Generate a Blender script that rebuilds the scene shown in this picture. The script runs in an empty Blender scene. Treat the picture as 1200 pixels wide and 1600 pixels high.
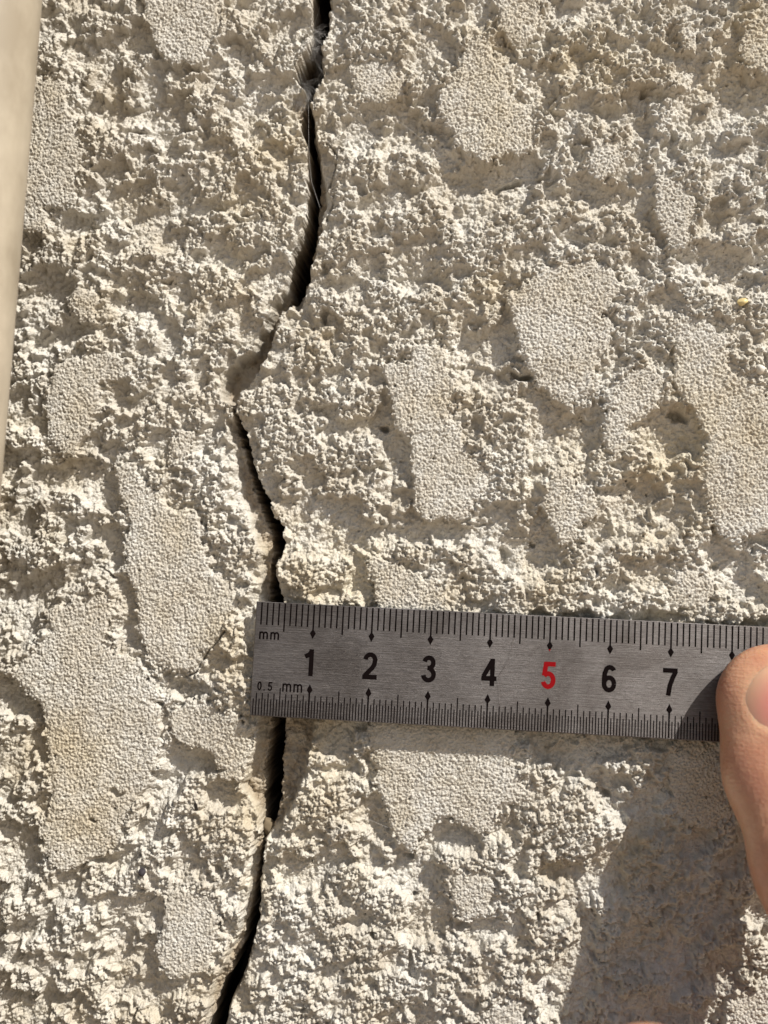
import bpy, math, random
import numpy as np
from mathutils import Matrix, Vector

SC = bpy.context.scene
COL = SC.collection
MM = 0.001
Z0 = 1.40                      # height above the ground of the middle of the picture
rng = np.random.default_rng(7)
random.seed(7)

# ------------------------------------------------------------------ camera
DIST = 200.0                   # mm from lens to wall
PXMM = 9.28                    # photo pixels per mm at the middle
cdir = np.array([math.sin(math.radians(4.0)), -1.0, math.sin(math.radians(-2.0))])
cdir /= np.linalg.norm(cdir)
CAM = cdir * DIST              # (x, y, z) in mm, wall plane y = 0, camera on -y
fwd = -cdir
right = np.cross(fwd, [0, 0, 1.0]); right /= np.linalg.norm(right)
up = np.cross(right, fwd)
FPX = PXMM * DIST

def W(x, y, z):                # mm -> world
    return Vector((x * MM, y * MM, z * MM + Z0))

def unproj(px, py, H=0.0):
    """photo pixel -> (x, z) in mm on the plane H mm in front of the wall"""
    px = np.asarray(px, float); py = np.asarray(py, float)
    d = fwd[:, None] * FPX + right[:, None] * (px.ravel() - 600) + up[:, None] * (800 - py.ravel())
    t = (-H - CAM[1]) / d[1]
    P = CAM[:, None] + d * t
    return P[0].reshape(px.shape), P[2].reshape(px.shape)

cam = bpy.data.cameras.new('camera')
cam.sensor_fit = 'VERTICAL'; cam.sensor_height = 36.0; cam.sensor_width = 27.0
cam.lens = 36.0 * FPX / 1600.0
cam.clip_start = 0.005; cam.clip_end = 500.0
cam.dof.use_dof = True
cam.dof.focus_distance = (DIST - 1.0) * MM
cam.dof.aperture_fstop = 13.0
co = bpy.data.objects.new('camera', cam); COL.objects.link(co)
M = Matrix(((right[0], up[0], -fwd[0], CAM[0] * MM), (right[1], up[1], -fwd[1], CAM[1] * MM),
            (right[2], up[2], -fwd[2], CAM[2] * MM + Z0), (0, 0, 0, 1)))
co.matrix_world = M
SC.camera = co

# ------------------------------------------------------------------ light
SUN = np.array([0.56, -0.44, 0.70]); SUN /= np.linalg.norm(SUN)
world = bpy.data.worlds.new('World'); SC.world = world; world.use_nodes = True
nt = world.node_tree
bg = nt.nodes['Background']
sky = nt.nodes.new('ShaderNodeTexSky'); sky.sky_type = 'NISHITA'; sky.sun_disc = False
sky.sun_elevation = math.asin(SUN[2]); sky.sun_rotation = math.atan2(SUN[0], SUN[1])
sky.air_density = 1.0; sky.dust_density = 2.5; sky.ozone_density = 0.6
nt.links.new(sky.outputs[0], bg.inputs[0]); bg.inputs[1].default_value = 0.068
sl = bpy.data.lights.new('sun', 'SUN'); sl.energy = 4.9; sl.angle = math.radians(0.53); sl.color = (1.0, 0.96, 0.89)
so = bpy.data.objects.new('sun', sl); COL.objects.link(so)
so.rotation_euler = Vector(-SUN).to_track_quat('-Z', 'Y').to_euler()
so.location = (0.5, -0.5, 3)
vs = SC.view_settings
vs.view_transform = 'Standard'; vs.look = 'None'; vs.gamma = 1.0; vs.use_curve_mapping = False
vs.exposure = 0.33

# ------------------------------------------------------------------ helpers
def tag(o, label=None, cat=None, group=None, kind=None):
    if label: o['label'] = label
    if cat: o['category'] = cat
    if group: o['group'] = group
    if kind: o['kind'] = kind
    return o

def empty(name, loc=(0, 0, 0)):
    o = bpy.data.objects.new(name, None); COL.objects.link(o); o.location = loc
    o.empty_display_size = 0.01
    return o

def mesh_obj(name, verts, faces, mat=None, parent=None, smooth=False, attr=None):
    """verts (n,3) already in metres in the parent's frame; faces (m,k) array or list"""
    me = bpy.data.meshes.new(name)
    if isinstance(faces, np.ndarray):
        n, k = faces.shape
        me.vertices.add(len(verts)); me.vertices.foreach_set('co', np.asarray(verts, np.float32).ravel())
        me.loops.add(n * k); me.loops.foreach_set('vertex_index', faces.astype(np.int32).ravel())
        me.polygons.add(n); me.polygons.foreach_set('loop_start', np.arange(0, n * k, k, dtype=np.int32))
        me.update(calc_edges=True)
    else:
        me.from_pydata([tuple(v) for v in verts], [], faces); me.update()
    if smooth:
        me.polygons.foreach_set('use_smooth', np.ones(len(me.polygons), bool))
    if attr:
        for an, av in attr.items():
            a = me.attributes.new(an, 'FLOAT', 'POINT'); a.data.foreach_set('value', np.asarray(av, np.float32))
    if mat: me.materials.append(mat)
    o = bpy.data.objects.new(name, me); COL.objects.link(o)
    if parent: o.parent = parent
    return o

def new_mat(name):
    m = bpy.data.materials.new(name); m.use_nodes = True
    return m, m.node_tree, m.node_tree.nodes['Principled BSDF']

def N(t, typ, **kw):
    n = t.nodes.new(typ)
    for k, v in kw.items():
        if k.startswith('i_'):
            key = k[2:]; key = int(key) if key.isdigit() else key.replace('_', ' ')
            n.inputs[key].default_value = v
        else:
            setattr(n, k, v)
    return n

# ---------------- noise (numpy)
def _hash(ix, iy, seed):
    h = (ix.astype(np.int64) * 374761393 + iy.astype(np.int64) * 668265263 + seed * 974711) & 0xFFFFFFFF
    h = ((h ^ (h >> 13)) * 1274126177) & 0xFFFFFFFF
    h = ((h ^ (h >> 16)) * 2246822519) & 0xFFFFFFFF
    return h ^ (h >> 15)

GRAD = np.stack([np.cos(np.arange(64) * math.tau / 64), np.sin(np.arange(64) * math.tau / 64)]).astype(np.float32)
def perlin(x, y, lam, seed):
    x = x / lam + seed * 13.37; y = y / lam - seed * 7.91
    ix = np.floor(x); iy = np.floor(y)
    fx = (x - ix).astype(np.float32); fy = (y - iy).astype(np.float32)
    u = fx * fx * fx * (fx * (fx * 6 - 15) + 10); v = fy * fy * fy * (fy * (fy * 6 - 15) + 10)
    def g(dx, dy):
        k = _hash(ix + dx, iy + dy, seed) & 63
        return GRAD[0][k] * (fx - dx) + GRAD[1][k] * (fy - dy)
    a = g(0, 0); b = g(1, 0); c = g(0, 1); d = g(1, 1)
    return 1.5 * ((a + (b - a) * u) * (1 - v) + (c + (d - c) * u) * v)

def fbm(x, y, lam, oc, seed, gain=0.5):
    s = 0; a = 1.0
    for i in range(oc):
        s = s + a * perlin(x, y, lam / (2.03 ** i), seed + i * 17); a *= gain
    return s

def worley(x, y, lam, seed, jit=0.9):
    """distance to the nearest feature point (in cells) and a random value of that cell"""
    x = x / lam + seed * 3.1; y = y / lam + seed * 5.7
    ix = np.floor(x); iy = np.floor(y)
    best = np.full(x.shape, 9.0, np.float32); val = np.zeros(x.shape, np.float32)
    for dx in (-1, 0, 1):
        for dy in (-1, 0, 1):
            h = _hash(ix + dx, iy + dy, seed)
            px = dx + 0.5 + jit * ((h & 1023) / 1023.0 - 0.5) - (x - ix)
            py = dy + 0.5 + jit * (((h >> 10) & 1023) / 1023.0 - 0.5) - (y - iy)
            d = (px * px + py * py).astype(np.float32)
            m = d < best
            best = np.where(m, d, best); val = np.where(m, ((h >> 20) & 1023) / 1023.0, val).astype(np.float32)
    return np.sqrt(best), val

def knobs(x, y, lam, seed, r0=0.45, r1=0.75):
    """round grains, 0..1"""
    d, v = worley(x, y, lam, seed)
    r = r0 + (r1 - r0) * v
    return np.sqrt(np.clip(1 - (d / r) ** 2, 0, 1)) * (0.45 + 0.55 * v)

def sstep(a, b, x):
    t = np.clip((x - a) / (b - a), 0, 1)
    return t * t * (3 - 2 * t)

# ------------------------------------------------------------------ materials
def plaster_material():
    m, t, b = new_mat('masonry_paint')
    tc = N(t, 'ShaderNodeTexCoord')
    n1 = N(t, 'ShaderNodeTexNoise', i_Scale=90.0, i_Detail=4.0, i_Roughness=0.6)
    n2 = N(t, 'ShaderNodeTexNoise', i_Scale=900.0, i_Detail=3.0)
    n3 = N(t, 'ShaderNodeTexNoise', i_Scale=6000.0, i_Detail=3.0, i_Roughness=0.7)
    sp = N(t, 'ShaderNodeTexVoronoi', i_Scale=420.0)
    for n in (n1, n2, n3, sp): t.links.new(tc.outputs['Object'], n.inputs['Vector'])
    r1 = N(t, 'ShaderNodeValToRGB')
    r1.color_ramp.elements[0].position = 0.38; r1.color_ramp.elements[0].color = (0.485, 0.446, 0.378, 1)
    r1.color_ramp.elements[1].position = 0.62; r1.color_ramp.elements[1].color = (0.56, 0.541, 0.497, 1)
    t.links.new(n1.outputs[0], r1.inputs[0])
    r2 = N(t, 'ShaderNodeValToRGB')
    r2.color_ramp.elements[0].position = 0.30; r2.color_ramp.elements[0].color = (0.86, 0.84, 0.80, 1)
    r2.color_ramp.elements[1].position = 0.60; r2.color_ramp.elements[1].color = (1, 1, 1, 1)
    t.links.new(n2.outputs[0], r2.inputs[0])
    mx = N(t, 'ShaderNodeMix', data_type='RGBA', blend_type='MULTIPLY'); mx.inputs[0].default_value = 1
    t.links.new(r1.outputs[0], mx.inputs[6]); t.links.new(r2.outputs[0], mx.inputs[7])
    ns = N(t, 'ShaderNodeTexNoise', i_Scale=34.0, i_Detail=5.0, i_Roughness=0.65); t.links.new(tc.outputs['Object'], ns.inputs['Vector'])
    rs = N(t, 'ShaderNodeValToRGB')
    rs.color_ramp.elements[0].position = 0.50; rs.color_ramp.elements[0].color = (1, 1, 1, 1)
    rs.color_ramp.elements[1].position = 0.68; rs.color_ramp.elements[1].color = (0.97, 0.915, 0.80, 1)
    t.links.new(ns.outputs[0], rs.inputs[0])
    mxs = N(t, 'ShaderNodeMix', data_type='RGBA', blend_type='MULTIPLY'); mxs.inputs[0].default_value = 1
    t.links.new(mx.outputs[2], mxs.inputs[6]); t.links.new(rs.outputs[0], mxs.inputs[7]); mx = mxs
    # sparse dark grains of grit stuck in the paint
    r3 = N(t, 'ShaderNodeValToRGB')
    r3.color_ramp.elements[0].position = 0.045; r3.color_ramp.elements[0].color = (0, 0, 0, 1)
    r3.color_ramp.elements[1].position = 0.085; r3.color_ramp.elements[1].color = (1, 1, 1, 1)
    t.links.new(sp.outputs['Distance'], r3.inputs[0])
    gt = N(t, 'ShaderNodeMath', operation='GREATER_THAN'); gt.inputs[1].default_value = 0.93
    sc = N(t, 'ShaderNodeSeparateColor'); t.links.new(sp.outputs['Color'], sc.inputs[0]); t.links.new(sc.outputs[0], gt.inputs[0])
    iv = N(t, 'ShaderNodeMath', operation='SUBTRACT'); iv.inputs[0].default_value = 1; t.links.new(r3.outputs[0], iv.inputs[1])
    mu = N(t, 'ShaderNodeMath', operation='MULTIPLY'); t.links.new(iv.outputs[0], mu.inputs[0]); t.links.new(gt.outputs[0], mu.inputs[1])
    mx2 = N(t, 'ShaderNodeMix', data_type='RGBA'); mx2.inputs[7].default_value = (0.09, 0.07, 0.05, 1)
    t.links.new(mu.outputs[0], mx2.inputs[0]); t.links.new(mx.outputs[2], mx2.inputs[6])
    # unpainted tan mortar on the ledges; the crack core's shade is painted darker
    at = N(t, 'ShaderNodeAttribute', attribute_name='mortar_and_shade')
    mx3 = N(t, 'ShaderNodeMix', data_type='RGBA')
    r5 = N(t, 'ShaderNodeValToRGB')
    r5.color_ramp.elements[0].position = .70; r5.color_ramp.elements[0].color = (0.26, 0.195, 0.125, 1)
    r5.color_ramp.elements[1].position = .97; r5.color_ramp.elements[1].color = (0.06, 0.045, 0.032, 1)  # near-black end puts the deep crack's shade into the colour
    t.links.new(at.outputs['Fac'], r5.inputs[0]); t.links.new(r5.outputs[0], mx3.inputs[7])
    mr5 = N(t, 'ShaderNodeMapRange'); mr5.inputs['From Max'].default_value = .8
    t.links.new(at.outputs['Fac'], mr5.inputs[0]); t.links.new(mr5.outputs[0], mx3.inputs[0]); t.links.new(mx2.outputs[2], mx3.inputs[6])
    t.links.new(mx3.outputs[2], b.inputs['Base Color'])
    b.inputs['Roughness'].default_value = 0.62
    b.inputs['Specular IOR Level'].default_value = 0.35
    vg = N(t, 'ShaderNodeTexVoronoi', i_Scale=2700.0); t.links.new(tc.outputs['Object'], vg.inputs['Vector'])
    vm = N(t, 'ShaderNodeMath', operation='POWER'); vm.inputs[1].default_value = 2.0; t.links.new(vg.outputs['Distance'], vm.inputs[0])
    bv = N(t, 'ShaderNodeBump', i_Strength=0.9, i_Distance=0.00016); bv.invert = True
    t.links.new(vm.outputs[0], bv.inputs['Height'])
    bp = N(t, 'ShaderNodeBump', i_Strength=0.8, i_Distance=0.00012)
    t.links.new(n3.outputs[0], bp.inputs['Height']); t.links.new(bv.outputs[0], bp.inputs['Normal']); t.links.new(bp.outputs[0], b.inputs['Normal'])
    return m

def flat_mat(name, col, rough=0.6, metal=0.0, spec=0.5, noise=0.0, nscale=2000.0):
    m, t, b = new_mat(name)
    b.inputs['Roughness'].default_value = rough; b.inputs['Metallic'].default_value = metal
    b.inputs['Specular IOR Level'].default_value = spec
    if noise:
        tc = N(t, 'ShaderNodeTexCoord'); n = N(t, 'ShaderNodeTexNoise', i_Scale=nscale, i_Detail=4.0)
        t.links.new(tc.outputs['Object'], n.inputs['Vector'])
        r = N(t, 'ShaderNodeValToRGB')
        r.color_ramp.elements[0].position = 0.3; r.color_ramp.elements[1].position = 0.7
        r.color_ramp.elements[0].color = tuple(c * (1 - noise) for c in col) + (1,)
        r.color_ramp.elements[1].color = tuple(min(1, c * (1 + noise)) for c in col) + (1,)
        t.links.new(n.outputs[0], r.inputs[0]); t.links.new(r.outputs[0], b.inputs['Base Color'])
        bp = N(t, 'ShaderNodeBump', i_Strength=0.25, i_Distance=0.0002)
        t.links.new(n.outputs[0], bp.inputs['Height']); t.links.new(bp.outputs[0], b.inputs['Normal'])
    else:
        b.inputs['Base Color'].default_value = tuple(col) + (1,)
    return m

PLASTER = plaster_material()

# ------------------------------------------------------------------ ground
def build_ground():
    m = flat_mat('warm_paving', (0.37, 0.305, 0.235), 0.9, noise=0.15, nscale=6.0)
    s = 60.0
    o = mesh_obj('ground', [(-s, -s, 0), (s, -s, 0), (s, s, 0), (-s, s, 0)], [(0, 1, 2, 3)], m)
    tag(o, kind='structure')
build_ground()

# ------------------------------------------------------------------ the wall: traced from the photo (pixels)
PATCHES = [
 [(205,-30),(230,25),(238,45),(240,78),(255,92),(270,105),(285,95),(310,102),(325,80),(330,60),(345,40),(350,-30)],
 [(62,120),(100,120),(108,160),(120,180),(130,210),(128,250),(125,300),(118,320),(90,328),(75,325),(80,360),(60,368),(38,360),(20,300),(20,200),(35,120)],
 [(730,60),(770,60),(772,80),(800,95),(805,150),(835,165),(835,235),(815,245),(790,240),(765,258),(740,245),(715,230),(700,205),(685,185),(680,140),(700,125),(720,105),(725,80)],
 [(775,-30),(850,-30),(845,30),(832,65),(815,80),(795,70),(780,45)],
 [(905,190),(925,200),(935,215),(955,215),(975,220),(970,255),(955,275),(930,283),(915,260),(925,235),(910,210)],
 [(1025,280),(1050,270),(1085,295),(1090,320),(1080,360),(1070,395),(1050,385),(1030,355),(1022,320)],
 [(1150,70),(1180,30),(1200,20),(1250,10),(1260,130),(1200,118),(1180,105),(1160,90)],
 [(785,470),(805,455),(830,430),(850,415),(880,405),(930,405),(960,415),(975,440),(965,465),(945,490),(965,510),(955,530),(940,560),(935,600),(938,615),(905,620),(885,628),(868,632),(850,610),(838,605),(830,580),(812,555),(815,545),(805,520),(800,490)],
 [(940,610),(960,600),(1000,570),(1030,565),(1040,590),(1030,640),(1010,655),(985,670),(990,690),(960,720),(945,700),(940,670),(945,640)],
 [(1050,500),(1075,490),(1110,500),(1140,520),(1140,560),(1165,590),(1200,600),(1260,600),(1270,850),(1200,825),(1180,840),(1165,838),(1150,852),(1125,835),(1105,790),(1095,740),(1100,690),(1090,650),(1065,620),(1052,600),(1055,570),(1050,530)],
 [(597,568),(640,560),(650,540),(670,530),(695,540),(700,570),(712,595),(705,620),(705,650),(720,665),(725,690),(745,710),(760,740),(760,765),(745,780),(738,800),(720,815),(690,812),(660,815),(648,795),(650,780),(640,740),(643,690),(640,680),(612,668),(612,640),(605,605)],
 [(862,740),(890,725),(905,745),(925,770),(935,800),(925,815),(905,820),(895,850),(875,855),(862,830),(855,800),(845,790),(855,765)],
 [(573,870),(600,865),(620,880),(650,890),(680,905),(700,930),(740,1000),(805,1120),(805,1180),(815,1215),(840,1245),(830,1258),(800,1258),(775,1262),(772,1290),(748,1303),(725,1290),(700,1280),(690,1278),(670,1300),(655,1320),(640,1333),(620,1315),(605,1280),(595,1255),(582,1225),(590,1205),(578,1160),(575,1100),(590,960),(580,910)],
 [(1045,900),(1075,885),(1110,895),(1118,925),(1110,945),(1085,955),(1060,950),(1045,940)],
 [(80,575),(110,555),(150,545),(190,550),(210,575),(185,595),(160,600),(158,640),(140,660),(130,690),(120,715),(95,715),(80,690),(72,660),(72,620)],
 [(110,455),(140,445),(158,460),(155,495),(140,508),(118,505),(112,480)],
 [(180,735),(195,720),(215,730),(225,750),(250,765),(265,790),(285,795),(315,800),(320,830),(330,880),(350,900),(372,920),(375,940),(360,960),(350,990),(320,1020),(305,1045),(265,1053),(245,1035),(225,1010),(213,985),(212,945),(205,920),(195,900),(193,860),(195,840),(203,820),(190,790)],
 [(262,690),(282,668),(305,672),(298,700),(285,718),(264,712)],
 [(70,955),(110,935),(140,925),(170,935),(178,960),(165,1000),(180,1015),(215,1030),(230,1050),(250,1080),(258,1130),(250,1165),(245,1200),(235,1225),(210,1250),(200,1270),(190,1310),(165,1335),(130,1350),(100,1365),(75,1350),(60,1300),(80,1250),(75,1200),(70,1140),(62,1100),(40,1085),(20,1060),(35,1030),(60,1010),(75,985)],
 [(262,1110),(290,1095),(320,1085),(345,1110),(375,1110),(400,1140),(395,1180),(370,1225),(340,1215),(330,1180),(310,1170),(280,1160),(262,1140)],
 [(255,1410),(285,1385),(330,1400),(345,1430),(340,1480),(325,1520),(270,1535),(245,1510),(240,1480),(255,1450)],
 [(702,1365),(730,1360),(760,1360),(775,1380),(770,1410),(760,1430),(735,1443),(715,1430),(703,1400)],
 [(765,1570),(800,1555),(825,1570),(835,1640),(765,1640)],
 [(1140,1570),(1200,1530),(1260,1560),(1250,1660),(1150,1660)],
 [(1045,1180),(1100,1150),(1140,1200),(1145,1280),(1110,1300),(1070,1290),(1050,1250)],
 [(545,100),(580,85),(620,95),(636,120),(628,150),(600,162),(570,158),(548,130)],
 [(1075,30),(1092,60),(1085,82),(1068,78),(1058,50)],
]
PATCH_H = {24: -0.9, 22: -0.5, 23: -0.5, 25: -0.5, 13: -0.5, 26: 0.1, 20: -0.2, 12: -0.35}

CRACK = [(478,-560),(485,-40),(487,20),(488,50),(484,70),(474,86),(465,98),(463,112),(466,124),(473,133),(479,138),(477,150),(474,165),(468,180),(472,205),(479,222),(483,250),(482,280),(479,310),(479,340),(474,360),(463,380),(453,400),(452,430),(450,455),(441,480),(428,510),(412,535),(395,556),(372,572),(352,590),(347,612),(356,622),(364,640),(366,660),(372,680),(378,700),(384,725),(390,750),(398,772),(407,795),(416,818),(424,842),(424,870),(420,890),(419,930),(419,1000),(422,1060),(423,1120),(419,1150),(414,1180),(410,1220),(409,1250),(407,1285),(403,1312),(401,1340),(396,1375),(392,1400),(386,1430),(378,1465),(368,1500),(352,1530),(336,1560),(322,1600),(310,1660),(190,2100),
 (205,2100),(345,1660),(350,1600),(362,1560),(380,1530),(388,1500),(396,1470),(404,1440),(404,1400),(405,1375),(411,1340),(413,1312),(425,1285),(432,1255),(434,1220),(435,1180),(438,1150),(441,1120),(440,1060),(438,1000),(437,935),(432,912),(426,893),(436,870),(442,850),(434,818),(419,800),(416,780),(405,757),(399,745),(390,722),(385,695),(382,678),(372,660),(369,640),(370,622),(384,597),(402,574),(416,553),(421,530),(430,500),(449,474),(468,450),(475,425),(479,400),(484,370),(489,340),(490,310),(494,270),(489,230),(484,205),(483,180),(482,160),(486,142),(498,126),(502,110),(498,92),(502,70),(508,50),(511,20),(516,-40),(492,-560)]
CHANNELS = [   # (depth mm, polygon): broken-out ledges beside the crack
 (6.5, [(484,160),(492,205),(499,250),(508,300),(502,345),(496,380),(486,410),(480,440),(464,480),(452,480),(475,400),(484,340),(488,260),(482,200)]),
 (7.0, [(452,430),(440,455),(427,470),(416,500),(404,520),(394,545),(370,560),(352,575),(343,600),(345,625),(360,624),(375,600),(400,572),(416,555),(420,530),(430,500),(440,480),(455,478),(466,440)]),
 (4.2, [(352,655),(360,690),(366,730),(376,780),(390,820),(403,850),(412,870),(425,865),(440,845),(418,800),(405,760),(397,740),(384,690),(372,660)]),
 (4.5, [(405,870),(424,862),(430,890),(428,940),(445,1000),(482,1060),(490,1120),(488,1150),(476,1210),(455,1260),(440,1290),(415,1310),(400,1270),(376,1235),(388,1200),(402,1160),(405,1120),(410,1000)]),
 (4.0, [(395,1300),(392,1350),(384,1400),(373,1450),(352,1500),(328,1550),(310,1640),(345,1640),(362,1560),(384,1510),(402,1440),(406,1380),(412,1310)]),
 (3.6, [(455,142),(478,140),(484,170),(470,190),(455,168)]),
]
# rough clumps that stand proud and hollows (x, y, rx, ry, +-mm)
LUMPS = [
 (85,90,35,28,.9),(150,30,30,25,.7),(195,22,18,20,.9),(170,215,45,30,1.0),(150,235,30,25,.5),(330,160,45,30,.9),(345,200,22,20,.6),(250,265,60,25,.6),(330,265,55,45,.7),
 (390,30,70,25,.5),(440,95,40,40,.8),(420,270,60,60,.7),(390,350,80,22,.8),(360,380,70,16,.7),(100,395,50,30,.9),(150,375,18,18,.8),(240,420,60,30,1.0),(200,520,50,30,1.0),(330,430,30,25,.7),(330,490,40,35,.9),(300,555,45,25,.8),(390,460,35,40,.5),
 (40,590,30,30,.8),(60,560,25,20,.6),(270,620,50,30,.9),(340,640,40,30,.8),(230,650,40,20,.8),(40,690,40,18,.8),(100,800,50,40,.9),(60,870,60,30,1.0),(150,900,30,25,.6),(330,760,40,40,.9),(370,860,45,40,1.0),(300,740,40,30,.5),(30,1030,30,30,.7),(50,1230,30,50,.8),(360,1060,40,40,1.0),(20,1430,30,30,.8),
 (300,1270,50,25,1.0),(360,1320,50,40,1.0),(200,1390,60,30,.9),(120,1440,60,50,.8),(40,1500,60,40,.7),(140,1540,50,25,.7),(310,1560,60,25,.7),(240,1330,40,30,.7),(375,1400,20,60,.5),
 (560,50,50,35,.9),(600,20,40,25,.6),(640,60,50,40,.5),(560,120,60,50,.7),(540,260,40,30,.9),(600,260,55,25,1.0),(660,330,60,35,1.1),(620,340,20,30,.7),(540,360,40,50,1.0),(560,400,35,40,.8),(700,400,60,25,.7),(760,390,60,40,1.0),(820,360,50,30,.9),(700,470,50,35,.9),(720,490,40,30,.7),(600,480,60,50,.9),(540,530,60,40,.9),(500,450,35,30,.9),(460,560,50,35,1.0),(430,640,50,40,1.1),(450,700,60,40,1.2),(540,620,50,40,.9),(560,700,40,25,.8),(560,760,50,30,.7),(600,780,30,30,.7),
 (790,640,50,20,.8),(780,700,40,50,1.1),(800,760,50,25,.9),(740,870,40,40,1.0),(640,865,14,12,1.0),(470,890,50,30,1.3),(500,940,60,12,.8),(790,930,50,30,1.1),(880,920,50,30,1.2),(900,870,30,20,.8),(960,880,40,30,.8),(930,950,50,20,.8),(1000,940,40,25,.8),(1000,850,30,30,.8),(1000,730,40,25,1.0),(1090,790,30,40,.7),(1080,850,40,20,.8),(1150,960,50,15,.9),(1010,600,40,30,.7),
 (1000,480,40,40,.8),(1090,460,45,35,.9),(960,350,60,25,.8),(880,330,50,30,.8),(860,100,40,30,.8),(900,140,50,30,.8),(980,90,40,60,.8),(880,40,60,30,.6),(1050,150,40,50,.8),(1100,40,50,30,.6),(860,280,40,30,.6),(880,200,30,40,.7),(1000,240,40,30,.6),(1150,240,60,30,.7),(1130,300,60,30,.8),(1150,370,70,25,.8),(1170,560,30,60,.8),(1180,480,30,40,.5),(1130,200,60,15,.4),
 (500,1240,50,40,1.3),(520,1290,45,35,1.2),(480,1190,60,12,.7),(540,1340,35,20,.6),(570,1390,45,45,1.1),(620,1420,30,25,1.1),(450,1300,25,30,.8),(470,1420,40,40,.9),(520,1460,80,40,1.0),(600,1500,70,50,1.0),(440,1540,60,50,.9),(540,1570,80,30,.8),(700,1340,25,20,.8),(790,1350,60,40,1.1),(880,1290,70,50,1.2),(930,1300,40,40,1.0),(830,1400,50,25,.9),(850,1450,50,30,1.0),(720,1540,80,50,.9),(780,1500,40,30,.8),(680,1480,40,40,.6),(950,1200,40,22,.9),(1010,1215,40,30,.7),(1020,1350,40,40,.7),(1090,1400,50,50,.6),(1180,1390,40,30,.9),(1150,1460,40,40,.8),(960,1440,60,50,.5),(1000,1540,60,40,.5),
 (105,38,26,14,-.9),(212,68,26,24,-1.0),(150,165,48,14,-.9),(235,165,35,25,-.6),(205,205,20,12,-.9),(150,262,44,10,-.8),(265,300,35,20,-.8),(215,335,55,14,-.9),(320,215,20,12,-.8),(130,345,50,14,-1.0),(270,365,35,18,-.7),(60,450,45,24,-1.1),(195,468,42,14,-1.0),(110,518,36,14,-1.0),(60,535,20,14,-.8),(345,395,30,18,-.6),(265,520,16,25,-.7),(190,620,20,14,-.9),(150,690,20,10,-.9),(110,745,60,20,-1.0),(165,760,18,40,-.8),(170,860,20,50,-.7),(30,930,45,28,-1.3),(95,975,16,14,-.8),(30,1095,40,24,-1.1),(50,1160,20,60,-.8),(330,882,20,16,-1.3),(200,980,14,40,-.9),(285,1075,40,10,-.8),(350,1030,25,8,-.6),(300,1190,50,14,-1.2),(260,1225,30,14,-1.0),(330,1250,50,14,-.6),(30,1330,30,30,-.8),(50,1460,60,14,-.9),(180,1470,40,30,-1.0),(230,1430,16,40,-.9),(200,1545,60,14,-1.0),(60,1560,60,10,-.9),(330,1350,14,14,-.5),
 (410,130,40,12,-.7),(400,165,40,12,-.6),(555,200,60,25,-.7),(500,290,20,30,-.5),(640,200,40,25,-.7),(720,290,30,40,-1.1),(780,275,65,22,-1.6),(740,340,30,20,-.6),(600,320,50,12,-.6),(620,420,60,25,-.9),(660,440,40,16,-1.0),(540,440,30,16,-.7),(610,510,16,16,-.4),(735,540,34,50,-1.3),(790,560,24,50,-1.2),(585,650,24,30,-1.1),(620,710,24,26,-1.1),(500,640,40,14,-.7),(470,790,60,30,-.7),(520,800,50,40,-.6),(690,838,60,16,-1.3),(600,830,40,25,-.7),(560,850,60,10,-.6),(820,860,45,40,-1.2),(850,700,30,30,-.9),(900,680,38,40,-1.3),(1050,685,48,38,-1.6),(985,800,40,30,-.8),(940,840,30,16,-.9),(1030,800,25,40,-.6),(1150,890,45,36,-1.2),(1180,930,30,20,-.8),(1020,968,22,8,-1.2),(910,965,20,8,-.8),(830,960,14,8,-.9),
 (860,160,20,20,-.6),(960,170,40,14,-.8),(1000,150,40,10,-1.0),(1100,190,50,40,-1.0),(1140,130,40,25,-1.2),(1120,230,60,14,-.8),(1000,300,25,40,-.8),(1110,340,25,30,-.9),(1150,420,50,25,-1.1),(1170,440,30,40,-.6),(900,300,40,14,-.8),(930,310,50,12,-.8),(1160,160,40,20,-.8),(650,100,20,30,-.6),(700,60,20,30,-.6),(860,20,14,40,-.6),
 (530,1140,40,25,-.8),(520,1205,50,10,-.6),(580,1280,20,30,-.8),(690,1310,50,25,-1.2),(560,1350,50,10,-.6),(640,1370,40,40,-1.0),(650,1450,30,25,-.9),(560,1445,60,10,-.8),(500,1380,50,30,-.6),(650,1500,50,14,-.8),(710,1460,60,12,-.9),(860,1370,60,16,-.8),(920,1450,30,40,-.8),(940,1215,30,18,-.8),(1000,1270,60,30,-.6),(880,1180,60,14,-.9),(980,1500,50,20,-.7),(1080,1500,40,30,-.7),(1120,1400,20,20,-.8),(900,1560,60,20,-.6),
]
SLOTS = [ # small dark cavities (x, y, rx, ry, rotation deg, depth)
 (1062,648,20,7,-20,3.5),(795,284,24,7,8,3.0),(786,870,10,16,10,2.4),(600,668,11,7,-20,2.6),(506,492,7,10,0,2.4),(1013,141,14,6,22,2.4),(816,590,14,7,-10,2.6),(460,547,12,4,0,1.5),(640,1338,10,5,0,2.0),(648,1400,6,5,0,2.0),(585,1462,9,4,-15,2.0),(944,1238,16,7,-25,2.4),(840,1436,4,12,10,2.0),(505,420,10,5,0,1.2),(724,573,5,5,0,1.5),(146,1285,7,4,0,1.5),(155,1450,6,5,0,1.5),(260,438,5,5,0,1.6),(195,349,14,3,-35,1.6),(141,350,12,3,-20,1.4),(228,640,5,4,0,1.4),(60,563,10,5,0,1.2),(470,60,4,14,0,1.0),(920,660,20,5,0,.9),(760,690,12,12,0,1.3),(735,820,30,4,0,1.0),(990,760,8,5,0,1.4),(830,855,9,4,0,1.6),(1120,885,10,8,0,1.4),(180,1240,12,4,20,1.2),(335,1205,14,4,0,1.2),
]
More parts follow.
